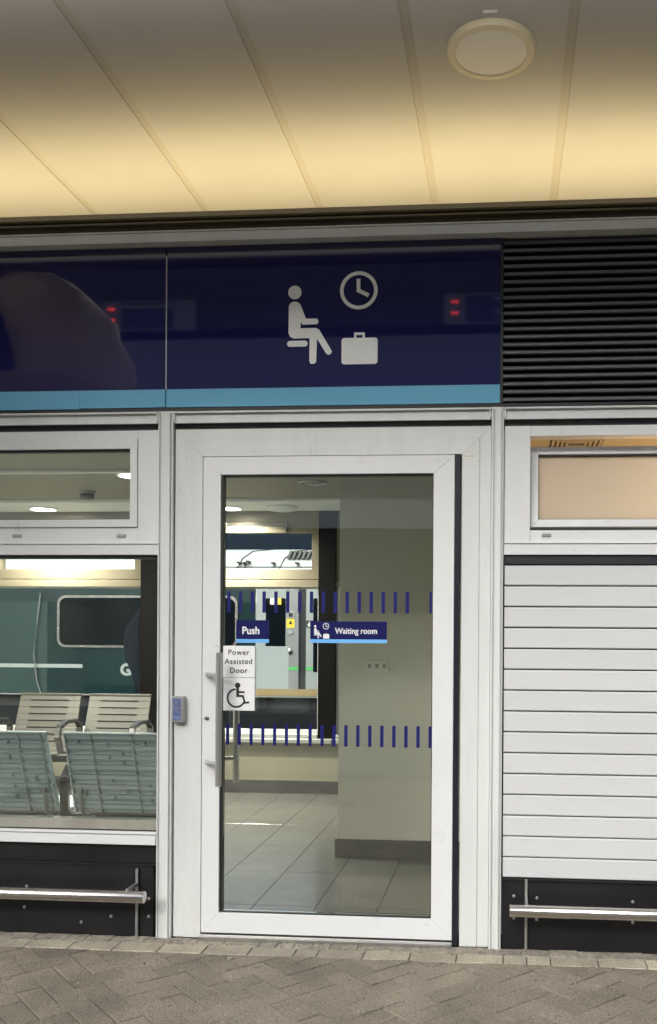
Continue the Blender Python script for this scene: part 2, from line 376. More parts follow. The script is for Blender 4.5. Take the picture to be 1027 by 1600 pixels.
tag(MB().box(-60, -4.2, -4.8, 3.76, -1.2, GZ-.006).box(3.2, 60, -4.8, 3.76, -1.2, GZ-.006).box(-4.2, 3.2, -4.8, 3.76, -1.2, GZ-.21).build('platform_base', 'asphalt'), kind='structure')
tag(box('platform_rear', 'rearplat', None, -60, 60, 3.76, 12.1, -1.2, GZ-.002), kind='structure')

# ------------------------------------------------------------------ waiting room
XL, XR = -5.2, 2.6
wr = thing('waiting_room', (-0.75, 0, 0), 'white framed glazed platform waiting room building with a central door', 'building')
B = 0.0014
# posts
for x0, x1 in ((-3.103, -3.034), (-1.569, -1.500), (-0.066, -0.012), (1.468, 1.53)):
    mb = MB().box(x0, x1, -0.012, 0.10, GZ, 2.351)
    mb.box(x0+0.004, x0+0.010, -0.022, -0.0125, GZ, 2.345).box(x1-0.016, x1-0.010, -0.024, -0.0125, GZ, 2.345)
    mb.build('post', 'alu', wr, B)
# head rails over each bay
for x0, x1 in ((-4.6, -3.104), (-3.033, -1.570), (-1.499, -0.067), (-0.011, 1.467)):
    mb = MB().box(x0+.004, x1-.004, -0.004, 0.08, 2.300, 2.340).box(x0, x1, -0.018, 0.0, 2.3405, 2.349).box(x0+.004, x1-.004, -0.014, -0.0045, 2.296, 2.301)
    mb.box(x0, x0+.008, -.016, -.0045, 2.302, 2.340).box(x1-.008, x1, -.016, -.0045, 2.302, 2.340)
    mb.build('head_rail', 'alu', wr, B)
box('head_gap', 'gasket', wr, -4.6, 1.468, 0.012, 0.075, 2.270, 2.2995)
# fascia backing, louvre, roof
box('fascia_backing', 'black_panel', wr, XL, XR, 0.05, 0.12, 2.3515, 3.09)
box('fascia_sill', 'gasket', wr, XL, XR, 0.004, 0.049, 2.3515, 2.370)
mb = MB(); z = 2.378
while z < 3.085:
    mb.prism([(0.012, z), (0.045, z+0.014), (0.045, z+0.0215), (0.010, z+0.0185), (0.004, z+0.0115), (0.004, z+0.003)], -0.018, 1.46, 'x'); z += 0.0345
mb.build('louvre_blades', 'louvre', wr, 0.001)
box('louvre_frame', 'gasket', wr, -0.030, -0.0185, 0.002, 0.049, 2.372, 3.09)
box('fascia_panel', 'navy', wr, 1.4605, XR, 0.004, 0.049, 2.372, 3.09)
mb = MB().box(XL, XR, -0.05, 0.10, 3.098, 3.104).box(XL, XR, -0.045, -0.035, 3.1045, 3.142).box(XL, XR, -0.05, 0.10, 3.1425, 3.149)
mb.build('cornice_strip', 'alu', wr, .001)
mb = MB().box(XL, XR, 0.02, 0.1, 3.1495, 3.222).box(XL, XR, 0.0, 0.019, 3.165, 3.172).box(XL, XR, -.01, .019, 3.2, 3.207)
mb.build('roof_edge', 'cornice_dark', wr)
MB().box(XL, XR, -0.02, 0.1, 3.2225, 3.236).box(XL, XR, -.008, 0.1, 3.2365, 3.25).build('roof_lip', 'tan', wr, .001)
box('roof', 'cornice_dark', wr, XL, XR, 0.101, 3.75, 3.10, 3.2)
# bases under the two side bays
for x0, x1, dz in ((-3.033, -1.584, 0), (-0.006, 1.467, 1)):
    ztop = 0.388 if not dz else 0.283
    mb = MB()
    if not dz:
        mb.box(x0, x1+.012, 0.010, 0.06, 0.3005, ztop)
        mb.box(x0, x1+.012, -0.012, 0.06, 0.294, 0.300)
        mb.box(x0, x1, -0.006, 0.055, GZ, 0.2935)
    else:
        mb.box(x0, x1, -0.006, 0.055, GZ, 0.274).box(x0, x1, -0.014, 0.055, 0.2745, ztop)
    bp_ = mb.build('base_panel', 'black_panel', wr, .0012)
    bolts = [(x1-.02, 0.145), (x1-.02, 0.065), (-2.18, 0.185), (-2.19, 0.09), (-2.8, 0.145), (-1.78, .06), (-1.92, .03)] if not dz else [(0.045, 0.205), (0.045, 0.11), (0.145, 0.20), (0.145, .105), (.56, .195), (.56, .105), (1.1, .15)]
    for bx, bz in bolts:
        MB().lathe([(0.0075, -0.0062), (0.0075, -0.0085), (0.0045, -0.0115), (0.0, -0.0118)], (bx, 0, bz), 'y', 12).build('bolt', 'galv', bp_, smooth=True)
# door frame (silver, mitred, with a narrow step)
mb = MB()
x0, x1, zt = -1.494, -0.0675, 2.272
def jamb(mb, y, a, b_, z0):
    # left jamb piece between offsets a..b_, head, right jamb
    mb.prism([(x0+a, z0), (x0+b_, z0), (x0+b_, zt-b_*0.97), (x0+a, zt-a*0.97)], y, 0.09)
    mb.prism([(x0+a, zt-a*0.97), (x0+b_, zt-b_*0.97), (x1-b_, zt-b_*0.97), (x1-a, zt-a*0.97)], y, 0.09)
    mb.prism([(x1-b_, z0), (x1-a, z0), (x1-a, zt-a*0.97), (x1-b_, zt-b_*0.97)], y, 0.09)
jamb(mb, 0.004, 0.0, 0.050, GZ+.004); jamb(mb, 0.0, 0.0505, 0.1275, GZ+.004)
df = mb.build('door_frame', 'alu', wr, 0.0012)
box('door_stop', 'seal', wr, -0.2255, -0.2035, -0.001, 0.085, GZ+.006, 2.1425)
mb = MB().box(-1.366, -0.227, -0.03, 0.08, GZ+.002, -0.012).box(-1.366, -.227, -.012, .08, -.0118, -.006)
mb.build('threshold', 'mill', wr, .001)
box('frame_label', 'plate', df, -0.196, -0.140, -0.0012, -0.0002, 2.131, 2.146)
text('frame_label_text', 'TE 63-0182', 'greydk', df, -0.168, 2.1385, -0.0018, 0.011, 'CENTER', depth=.0002)
# door leaf
L0, L1, Z0, Z1 = -1.3615, -0.2275, 0.0, 2.1445
dr = MB(); frame_mb(dr, L0, L1, -0.006, 0.045, Z0, Z1, 0.081, 0.093, 0.081, 0.092)
door = dr.build('door', 'alu_bright', wr, 0.002)
GX0, GX1, GZ0, GZ1 = L0+.081, L1-.093, Z0+.092, Z1-.081
mb = MB(); frame_mb(mb, GX0+.0003, GX1-.0003, 0.004, 0.040, GZ0+.0003, GZ1-.0003, 0.010, 0.004, 0.006, 0.006)
mb.build('glazing_gasket', 'gasket', door)
box('door_glass', 'glass', door, GX0+.0105, GX1-.0045, 0.018, 0.024, GZ0+.0065, GZ1-.0065)
# manifestation dashes on the glass (two rows)
mb = MB()
for k in range(16): mb.box(-1.2555+k*0.0541, -1.2555+k*0.0541+0.0155, 0.0165, 0.0176, 1.445, 1.541)
mb.box(-0.337, -0.3275, 0.0165, 0.0176, 1.445, 1.541); mb.build('dash_row', 'dash', door)
mb = MB()
for k in range(18): mb.box(-1.2575+k*0.0541, -1.2575+k*0.0541+0.0145, 0.0165, 0.0176, 0.847, 0.943)
mb.build('dash_row', 'dash', door)
# pull handle outside and inside
for yy, hx, zz0, zz1 in ((-0.075, -1.262, 0.673, 1.265), (0.125, -1.243, 0.66, 1.25)):
    mb = MB().tube([(hx, yy, zz0), (hx, yy, zz1)], 0.0145, 20)
    for z_ in (0.772, 1.167):
        s_ = -1 if yy < 0 else 1
        mb.tube([(-1.336, -0.0062 if yy < 0 else 0.0455, z_), (-1.336, -0.018 if yy < 0 else 0.058, z_), (-1.318, yy*.65, z_), (hx, yy, z_)], [0.010, 0.0105, 0.0095, 0.008], 14)
    mb.build('pull_handle', 'handle', door, smooth=True)
MB().lathe([(0.010, -0.0062), (0.010, -0.010), (0.006, -0.011), (0, -0.011)], (-1.339, 0, 0.968), 'y', 16).build('keyhole', 'steel_dk', door, smooth=True)
MB().lathe([(0.030, 0.047), (0.030, 0.075), (0.022, 0.085), (0, 0.085)], (-1.315, 0, 0.80), 'y', 24).build('thumb_turn', 'steel_dk', door, smooth=True)
MB().box(-1.30, -0.75, 0.046, 0.095, 2.075, 2.135).build('door_closer', 'greycase', door, .003)

# left bay: transom over fixed pane
def left_bay(xa, xb, first):
    mb = MB()
    mb.box(xa, xb-.0985, 0.004, 0.08, 2.2315, 2.2695)          # top rail
    mb.box(xb-.098, xb-.002, 0.001, 0.08, 1.7575, 2.2695)       # right wide stile
    mb.box(xa, xb-.0985, 0.004, 0.08, 1.7575, 1.8285)
    mb.box(xa, xb-.002, -0.004, 0.08, 1.704, 1.7525)            # transom rail
    mb.box(xa, xb-.002, -0.010, 0.08, 1.753, 1.757)
    tr = mb.build('transom_window', 'alu_bright', wr, B)
    mb = MB(); frame_mb(mb, xa, xb-.1005, -0.004, 0.05, 1.8305, 2.2300, 0.034, 0.034, 0.045, 0.035)
    mb.build('sash', 'alu_bright', tr, .0015)
    frame_mb(MB(), xa+.035, xb-.1350, 0.006, 0.04, 1.866, 2.1845, 0.003, 0.003, 0.008, 0.003).build('glazing_gasket', 'gasket', tr)
    box('pane', 'glass', tr, xa+.0385, xb-.1385, 0.018, 0.024, 1.8695, 2.176)
    for cx in ((xa+.6, xb-.176)) if not first else (-2.239, -1.744):
        MB().box(cx-.022, cx+.022, -.002, .0035, 1.785, 1.799).build('drain_cap', 'greycase', tr, .002)
    # fixed pane with sill
    mb = MB().box(xa, xb-.002, 0.012, 0.05, 1.688, 1.7035).box(xb-.010, xb-.002, 0.012, 0.05, .5005, 1.6875)
    fw = mb.build('fixed_window', 'gasket', wr)
    box('pane', 'glass', fw, xa, xb-.0105, 0.018, 0.024, 0.4995, 1.6875)
    MB().box(xa, xb-.002, 0.004, 0.06, 0.453, 0.4985).build('sill_strip', 'sillm', fw, .0015)
    MB().box(xa, xb-.002, -0.018, 0.06, 0.390, 0.432).box(xa, xb-.002, -0.012, 0.06, 0.436, 0.448).build('sill', 'alu_bright', fw, .002)
    MB().box(xa, xb-.002, 0.0, 0.06, 0.4325, 0.4355).box(xa, xb-.002, 0.004, 0.06, 0.4485, 0.4525).build('sill_groove', 'gasket', fw)
    return tr
left_bay(-3.033, -1.569, True)
# right bay: open hopper window over slatted panel
xa, xb = -0.011, 1.467
mb = MB().box(xa+.116, xb-.1, 0.004, 0.08, 2.2245, 2.2695).box(xa+.002, xa+.1155, 0.001, 0.08, 1.7575, 2.2695)
mb.box(xb-.0995, xb-.002, 0.001, 0.08, 1.7575, 2.2695)
mb.box(xa+.116, xb-.1, 0.004, 0.08, 1.7575, 1.812)
mb.box(xa+.002, xb-.002, -.004, .08, 1.704, 1.7525).box(xa+.002, xb-.002, -.010, .08, 1.753, 1.757)
rt = mb.build('transom_window', 'alu_bright', wr, B)
MB().box(0.156, 0.198, -.002, .0035, 1.783, 1.797).build('drain_cap', 'greycase', rt, .002)
box('opening_gasket', 'gasket', rt, xa+.116, xb-.1, 0.006, 0.05, 1.8125, 1.8215)
rotm = Matrix.Rotation(R(-9), 4, 'X'); piv = Vector((0, 0.055, 1.83))
def tilt(mb): bmesh.ops.rotate(mb.bm, verts=mb.bm.verts, cent=piv, matrix=rotm); return mb
tilt(frame_mb(MB(), 0.1065, xb-.11, 0.03, 0.07, 1.825, 2.195, 0.035, 0.035, 0.035, 0.035)).build('sash', 'alu', rt, .0015)
tilt(frame_mb(MB(), 0.1383, xb-.1453, 0.038, 0.066, 1.8603, 2.1597, 0.004, 0.004, 0.006, 0.003)).build('glazing_gasket', 'gasket', rt)
tilt(MB().box(0.143, xb-.15, 0.05, 0.054, 1.864, 2.153)).build('frosted_pane', 'peachglass', rt)
MB().box(xa+.006, xb-.002, 0.008, 0.05, 1.664, 1.7035).box(xa+.0005, xa+.0055, 0.008, 0.05, 0.2835, 1.7035).build('panel_gasket', 'gasket', wr)
mb = MB(); mg = MB(); n_sl = 15; h = (1.662-0.285)/n_sl
for k in range(n_sl):
    z0 = 0.285+k*h
    off = random.uniform(-.0007, .0007)
    mb.prism([(0.045, z0+.0005), (0.004+off, z0+.0005), (0.0005+off, z0+.004), (0.0015+off, z0+h-.0085), (0.006+off, z0+h-.005), (0.045, z0+h-.005)], xa+.006, xb-.004, 'x')
mb.build('slatted_panel', 'slat', wr)
box('slat_backing', 'groove', wr, xa+.006, xb-.004, 0.0455, 0.05, 0.285, 1.662)
MB().box(-0.0195, 1.53, 0.1005, 0.13, 0, 1.76).box(-0.0195, 0.09, 0.1005, 0.13, 1.7605, 2.2495).box(-.0195, 2.52, .1005, .13, 2.25, 2.42).build('front_lining', 'wall', wr)

# shell: interior walls
FY = 3.55
box('left_wall', 'wall', wr, XL, XL+.08, 0.1, FY, 0, 3.1)
box('right_wall', 'wall', wr, 2.52, 2.6, 0.1, FY, 0, 3.1)
MB().box(XL, -4.6, 0, 0.1, GZ, 2.3515).build('front_wall', 'alu', wr)
MB().box(1.53, XR, 0, 0.1, GZ, 2.3515).build('front_wall', 'alu', wr)
box('front_wall_lower', 'wall', wr, -4.6, -1.57, 0.061, 0.1, 0.0, 0.452)
MB().box(-4.6, -3.104, 0, .06, GZ, .45).build('front_wall_lower', 'black_panel', wr)
pw = MB().box(-1.0, 2.52, 1.41, 1.56, 0.0, 2.399).build('partition_wall', 'wall', wr)
MB().box(-1.018, 2.52, 1.398, 1.4095, 0.0, 0.112).box(-1.018, -1.0005, 1.41, 1.575, 0.0, 0.112).build('partition_skirting', 'skirt', wr, .001)
box('side_partition', 'wall', wr, -0.055, -0.02, 0.102, 1.4095, 0.0, 2.399)
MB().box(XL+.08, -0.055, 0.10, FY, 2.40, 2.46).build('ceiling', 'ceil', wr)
MB().box(-0.019, 2.52, 0.10, 1.4095, 2.42, 2.48).build('side_room_ceiling', 'tanceil', wr)
MB().box(-.019, 2.52, 1.385, 1.4095, 0, 2.419).build('side_room_wall', 'peachroom', wr)
MB().box(XL+.08, -0.9, 2.95, 3.48, 2.372, 2.3995).build('ceiling_band', 'ceilwhite', wr, .003)
MB().box(XL+.08, -1.75, 1.66, 1.70, 2.378, 2.3995).box(XL+.08, -1.75, 1.71, 1.722, 2.386, 2.3995).build('ceiling_trunking', 'ceilwhite', wr, .002)
# tiled floor
mb = MB(); tw, tl_ = 0.31, 0.62
y = 0.10
k = 0
ys = []
yy = 0.105 - 0.30
while yy < FY: ys.append(yy); yy += tl_
xx0 = -5.266
for yv in ys:
    xx = xx0
    while xx < 2.5:
        a0, a1 = max(xx, XL+.08)+.002, min(xx+tw, 2.52)-.002
        b0, b1 = max(yv, 0.101)+.002, min(yv+tl_, FY)-.002
        if a1 > a0 and b1 > b0: mb.box(a0, a1, b0, b1, -0.012, 0.0)
        xx += tw
tag(mb.build('floor', 'tile', None, 0.0008), kind='structure')
tag(box('floor_base', 'grout', None, XL, XR, 0.03, 3.7, GZ-.1, -0.0025), kind='structure')
tag(box('floor_mat', 'grout', None, -1.5, -.07, .0455, .1005, -.0024, -.0005), kind='structure')

# back facade
RB = FY
MB().box(XL+.08, 2.52, RB-.012, RB-.0005, 0, 0.10).build('skirting', 'skirt', wr)
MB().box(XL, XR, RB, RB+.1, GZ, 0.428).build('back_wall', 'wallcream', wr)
for x0, x1 in ((-4.62, -4.47), (-3.10, -2.95), (-1.565, -1.42), (-0.06, 0.08), (1.46, 1.6)):
    MB().box(x0, x1, RB-.05, RB+.12, 0.43, 2.40).build('pillar', 'pillar', wr, .002)
MB().box(XL, XR, RB+.001, RB+.11, 2.25, 3.1).build('back_header', 'tanframe', wr)
for x0, x1, gl, gr in ((-4.468, -3.102, -4.20, -3.10), (-2.948, -1.567, -2.75, -1.635), (-1.418, -.062, -1.3, -.2)):
    mb = MB(); frame_mb(mb, x0, x1, RB-.02, RB+.08, 1.802, 2.2495, 0.10, 0.062, 0.055, 0.085)
    bt = mb.build('back_transom', 'tanframe', wr, .002)
    MB().box(x0, x1, RB-.03, RB+.08, 1.735, 1.795).build('back_rail', 'tanframe', bt, .003)
    box('pane', 'glass_far', bt, x0+.1, x1-.06, RB+.03, RB+.036, 1.886, 2.195)
    mb = MB(); frame_mb(mb, x0, x1, RB-.0, RB+.06, 0.50, 1.7345, 0.012, 0.012, 0.010, 0.03)
    bw = mb.build('back_window', 'alu', wr)
    box('pane', 'glass_far', bw, x0+.012, x1-.012, RB+.03, RB+.036, 0.53, 1.725)
    MB().box(x0-.13 if x0 < -2 else x0, x1+.13, RB-.11, RB-.001, 0.43, 0.465).box(x0, x1, RB-.06, RB-.001, 0.4655, 0.4995).build('sill', 'sillb', bw, .003)
    MB().tube([(x0+.3, RB-.035, 2.262), (x1-.23, RB-.035, 2.262)], 0.006, 8).build('window_winder', 'steel_dk', bt, smooth=True)
    for cx in (x0+.56, x1-.28):
        MB().box(cx-.012, cx+.012, RB-.05, RB-.0205, 2.20, 2.29).box(cx-.03, cx+.03, RB-.045, RB-.03, 2.255, 2.275).build('winder_bracket', 'steel_dk' if cx > x0+.6 else 'plate', bt, .002)

# ------------------------------------------------------------------ fascia signs
sg = thing('fascia_sign', (-0.78, 0.004, 2.372), 'navy fascia panel over the door with white seated figure, clock and suitcase pictogram', 'sign')
box('navy_panel', 'navy', sg, -1.5365, -0.031, 0.002, 0.040, 2.4535, 3.0965)
box('blue_stripe', 'stripe', sg, -1.5365, -0.031, 0.000, 0.040, 2.372, 2.4530)
def cap(mb, p, q, r, y0, y1, seg=8):
    p = Vector(p); q = Vector(q); d = (q-p).normalized(); a = math.atan2(d.y, d.x); pts = []
    for k in range(seg+1): t = a+math.pi/2+math.pi*k/seg; pts.append((p.x+r*math.cos(t), p.y+r*math.sin(t)))
    for k in range(seg+1): t = a-math.pi/2+math.pi*k/seg; pts.append((q.x+r*math.cos(t), q.y+r*math.sin(t)))
    mb.prism(pts, y0, y1)
def pictos(parent, ox, oz, s, y0, m_, stack=None):
    """seated figure, clock and suitcase; pixel coordinates of the big sign, s metres per pixel"""
    def Q(px, pz): return (ox+(px-517)*s, oz-(pz-495)*s)
    y1 = y0+.0015
    st = [0]
    def piece(f):
        mb = MB(); f(mb, y0-.00045*st[0], y1); st[0] += 1; return mb
    fig = []
    mb = MB()
    def C(c, r, ya, yb, seg=28): mb.prism([(c[0]+r*math.cos(2*math.pi*k/seg), c[1]+r*math.sin(2*math.pi*k/seg)) for k in range(seg)], ya, yb)
    C(Q(456.5, 453), 10.8*s, y0, y1)
    mb.prism([Q(*p) for p in ((447, 474), (450, 469.5), (455, 467.5), (461, 468.5), (466, 473), (474.5, 495), (492, 495), (494.5, 498), (494.5, 501.5), (492, 504), (469, 504.5), (466, 500), (466, 510),
        (491, 510), (496, 513), (516.5, 547), (515.5, 551), (511, 553), (507.5, 551), (492.5, 527), (491.5, 563), (489, 566.5), (482.5, 566.5), (480.5, 563), (480.5, 526), (455, 526), (449, 523), (446.5, 517))], y0, y1)
    cap(mb, Q(449, 534.5), Q(473, 534.5), 4.6*s, y0, y1)
    mb.build('seated_figure', m_, parent)
    mb = MB(); c = Q(559, 452); n_ = 48
    for k in range(n_):
        a, b2 = 2*math.pi*k/n_, 2*math.pi*(k+1)/n_
        mb.prism([(c[0]+r*s*math.cos(t), c[1]+r*s*math.sin(t)) for r, t in ((24.3, a), (30, a), (30, b2), (24.3, b2))], y0, y1)
    mb.prism([Q(*p) for p in ((555.5, 434), (561.5, 434), (561.5, 450.5), (576, 457.5), (573.5, 463), (555.5, 454))], y0, y1)
    mb.build('clock', m_, parent)
    mb = MB()
    mb.prism(rrect(Q(532, 0)[0], Q(589.5, 0)[0], Q(0, 568.5)[1], Q(0, 527)[1], 4.5*s), y0, y1)
    mb.prism([Q(*p) for p in ((552, 526.8), (552, 518.5), (569, 518.5), (569, 526.8), (565.5, 526.8), (565.5, 522.5), (555.5, 522.5), (555.5, 526.8))], y0, y1)
    mb.build('suitcase', m_, parent)
# metres per pixel on the fascia plane
pictos(sg, -0.7785, 2.7595, 0.002815, -0.0005, 'picto')
fl = thing('fascia_sign', (-2.3, 0.004, 2.372), 'plain navy fascia panel left of the pictogram panel, above the long window', 'sign')
box('navy_panel', 'navy', fl, -4.4, -1.5425, 0.002, 0.040, 2.4535, 3.0965)
box('blue_stripe', 'stripe', fl, -4.4, -1.9435, -0.001, 0.040, 2.369, 2.4530)
box('blue_stripe', 'stripe', fl, -1.9425, -1.5425, 0.0, 0.040, 2.372, 2.4530)
box('seam_strip', 'seamw', fl, -1.5418, -1.5372, 0.001, 0.040, 2.4535, 3.055)

# ------------------------------------------------------------------ signs on the door glass
def sticker(name, label, x0, x1, z0, z1, y, m_='signnavy'):
    t = thing(name, ((x0+x1)/2, y, z0), label, 'sign')
    return t
YS = 0.0135
t = sticker('push_sign', 'small navy Push sign on the left of the door glass', -1.212, -1.062, 1.311, 1.411, YS)
box('sign_face', 'signnavy', t, -1.212, -1.062, YS, YS+.004, 1.326, 1.411)
box('sign_stripe', 'skyblue', t, -1.212, -1.062, YS, YS+.004, 1.309, 1.3257)
text('sign_text', 'Push', 'white', t, -1.145, 1.363, YS-.0006, 0.047, 'CENTER', bold=.0012, depth=.0004, xs=.92)
t = sticker('waiting_room_plate', 'navy Waiting room sign with small pictograms in the middle of the door glass', -0.873, -0.527, 1.312, 1.408, YS)
box('sign_face', 'signnavy', t, -0.873, -0.527, YS, YS+.004, 1.3275, 1.408)
box('sign_stripe', 'skyblue', t, -0.873, -0.527, YS, YS+.004, 1.311, 1.3272)
text('sign_text', 'Waiting room', 'white', t, -0.665, 1.364, YS-.0006, 0.037, 'CENTER', bold=.0008, depth=.0004, xs=.90)
pictos(t, -0.8215, 1.3655, 0.000478, YS-.0011, 'white')
t = sticker('power_assisted_door_sign', 'white sign reading Power Assisted Door above a wheelchair symbol beside the handle', -1.27, -1.125, 1.005, 1.295, YS)
MB().box(-1.2700, -1.1235, 0.005, 0.012, 1.1525, 1.295).box(-1.268, -1.1235, .005, .012, 1.003, 1.1505).build('sign_face', 'white', t, .001)
for s_, z_ in (('Power', 1.265), ('Assisted', 1.224), ('Door', 1.183)):
    text('sign_text', s_, 'black', t, -1.198, z_, .0043, 0.034, 'CENTER', depth=.0004, spacing=1.12, bold=.0003)
mb = MB(); wcx, wcz = -1.203, 1.058
def W(px, pz): return (-1.2705+(px-347.5)*0.00293, 1.1505-(pz-1060)*0.00293)
c = W(371, 1071.5); mb.prism([(c[0]+.0125*math.cos(2*math.pi*k/24), c[1]+.0125*math.sin(2*math.pi*k/24)) for k in range(24)], .0035, .0048)
mb.prism([W(*p) for p in ((369, 1075), (373, 1075), (373.3, 1080.3), (382, 1080.3), (382, 1083.3), (373.3, 1083.3), (373.3, 1086.2), (380.5, 1086.2), (383.5, 1096.6), (389.2, 1096), (389.6, 1099), (381.5, 1099.8), (378.2, 1089.4), (369, 1089.4))], .0035, .0048)
cw = W(369, 1091); ro, ri = .044, .036
for k in range(30):
    a, b2 = R(95+k*8.2), R(95+(k+1)*8.2)
    mb.prism([(cw[0]+r*math.cos(t_), cw[1]+r*math.sin(t_)) for r, t_ in ((ri, a), (ro, a), (ro, b2), (ri, b2))], .0035, .0048)
mb.build('wheelchair_symbol', 'black', t)
nb_ = box('notice_back', 'frost', None, -1.121, -0.972, 0.0162, 0.0172, 1.102, 1.294)
tag(nb_, 'blank pale green back of a notice stuck to the door glass beside the white sign', 'notice')

# card reader on the door frame
t = thing('card_reader', (-1.465, 0, 0.945), 'small grey card reader with blue face fixed to the left door frame', 'card reader')
MB().box(-1.494, -1.437, -0.034, -0.0005, 0.949, 1.067).build('reader_case', 'greycase', t, .004)
MB().box(-1.487, -1.449, -0.0362, -0.0342, 0.958, 1.058).build('reader_face', 'readerblue', t, .001)
text('reader_text', 'OPEN', 'skyblue', t, -1.468, 0.972, -0.0365, 0.011, 'CENTER', depth=.0002)
# foot rails
def foot_rail(label, x0, x1, brs, loc):
    t = thing('foot_rail', loc, label, 'foot rail', 'steel rails along the foot of the wall')
    z = 0.187 if x0 < -1 else 0.177
    MB().tube([(x0, -0.125, z), (x1, -0.125, z)], 0.0265, 28).build('rail_tube', 'steel', t, .0015, smooth=False)
    for p in t.children[0].data.polygons: p.use_smooth = len(p.vertices) == 4
    for bx in brs:
        MB().box(bx-.006, bx+.006, -0.022, -0.0125, GZ, 0.283).box(bx-.006, bx+.006, -0.128, -0.0225, z+.020, z+.034).build('rail_bracket', 'galv', t, .001)
foot_rail('brushed steel rail in front of the black base under the long window', -2.95, -1.576, (-1.655, -2.45), (-2.3, -0.125, GZ))
foot_rail('brushed steel rail in front of the black base under the slatted panel', 0.026, 1.40, (0.098, 1.0), (0.7, -0.125, GZ))

# ------------------------------------------------------------------ things inside
t = thing('socket_plate', (-0.766, 1.409, 1.122), 'cream triple socket plate on the partition wall behind the door glass', 'socket')
MB().box(-0.838, -0.695, 1.398, 1.4095, 1.122, 1.190).build('face_plate', 'plate', t, .003)
for k in range(3):
    MB().box(-0.822+k*.045, -0.802+k*.045, 1.3955, 1.3978, 1.144, 1.170).build('rocker', 'rocker', t, .001)
def downlight(x, y, label):
    t = thing('ceiling_downlight', (x, y, 2.372 if y > 2.9 else 2.4), label, 'ceiling light', 'lit round downlights inside the waiting room')
    z = 2.371 if y > 2.9 else 2.399
    MB().lathe([(0.115, z), (0.115, z-.008), (0.098, z-.012)], (x, y, 0)).build('trim_ring', 'white', t, smooth=True)
    MB().lathe([(0.097, z-.002), (0.097, z-.013), (0, z-.014)], (x, y, 0)).build('lamp_disc', 'lampon', t)
    l = bpy.data.lights.new('downlight_glow', 'AREA'); l.shape = 'DISK'; l.size = .19; l.energy = LAMP_IN; l.spread = R(155); l.color = (1, .97, .88)
    o = bpy.data.objects.new('downlight_glow', l); COL.objects.link(o); o.parent = t; o.location = (0, 0, -.03)
LAMP_IN = 29
downlight(-3.83, 3.25, 'lit round ceiling light near the rear windows, seen low in the upper left window')
downlight(-2.26, 3.25, 'lit round ceiling light seen at the top left corner of the door glass')
downlight(-2.47, 1.86, 'lit round ceiling light cut by the right edge of the upper left window')
downlight(-4.3, 1.2, 'lit round ceiling light by the left end wall')
t = thing('smoke_detector', (-3.12, 2.55, 2.4), 'small grey smoke detector on the ceiling seen through the upper left window', 'detector')
MB().lathe([(0.062, 2.399), (0.062, 2.385), (0.05, 2.38)], (-3.12, 2.55, 0)).build('detector_base', 'greycase', t, smooth=True)
MB().lathe([(0.05, 2.380), (0.052, 2.355), (0.04, 2.34), (0, 2.338)], (-3.12, 2.55, 0)).build('detector_head', 'greydk', t, smooth=True)
t = thing('ceiling_dome', (-1.81, 3.22, 2.372), 'shallow white dome fitting on the ceiling near the rear window, seen through the door', 'ceiling fitting')
MB().lathe([(0.13, 2.371), (0.128, 2.355), (0.10, 2.338), (0.05, 2.331), (0, 2.33)], (-1.81, 3.22, 0)).build('dome', 'ceilwhite', t, smooth=True)
t = thing('ceiling_vent', (-1.34, 2.2, 2.4), 'round grey ceiling vent seen through the top of the door glass', 'vent')
MB().lathe([(0.10, 2.399), (0.10, 2.391), (0.083, 2.386), (0.075, 2.392)], (-1.34, 2.2, 0)).build('vent_ring', 'greycase', t, smooth=True)
MB().lathe([(0.066, 2.399), (0.066, 2.388), (0, 2.384)], (-1.34, 2.2, 0)).build('vent_disc', 'ceil', t, smooth=True)
t = thing('air_vent', (0.38, 1.08, 2.42), 'square slotted vent in the tan ceiling behind the tilted window', 'vent')
mb = MB()
for k in range(4):
    q = .026*k
    mb.box(.25+q, .52-q, .96+q, .972+q, 2.408, 2.4195).box(.25+q, .52-q, 1.20-q, 1.212-q, 2.408, 2.4195).box(.25+q, .262+q, .9725+q, 1.1995-q, 2.408, 2.4195).box(.508-q, .52-q, .9725+q, 1.1995-q, 2.408, 2.4195)
mb.build('vent_grille', 'tanceil', t); box('vent_void', 'black', t, .24, .53, .95, 1.222, 2.4165, 2.4192)
area('side_room_lamp', (1.2, 0.8, 2.40), 0.5, 0.5, 16, (1, .86, .68), (0, 0, 0))

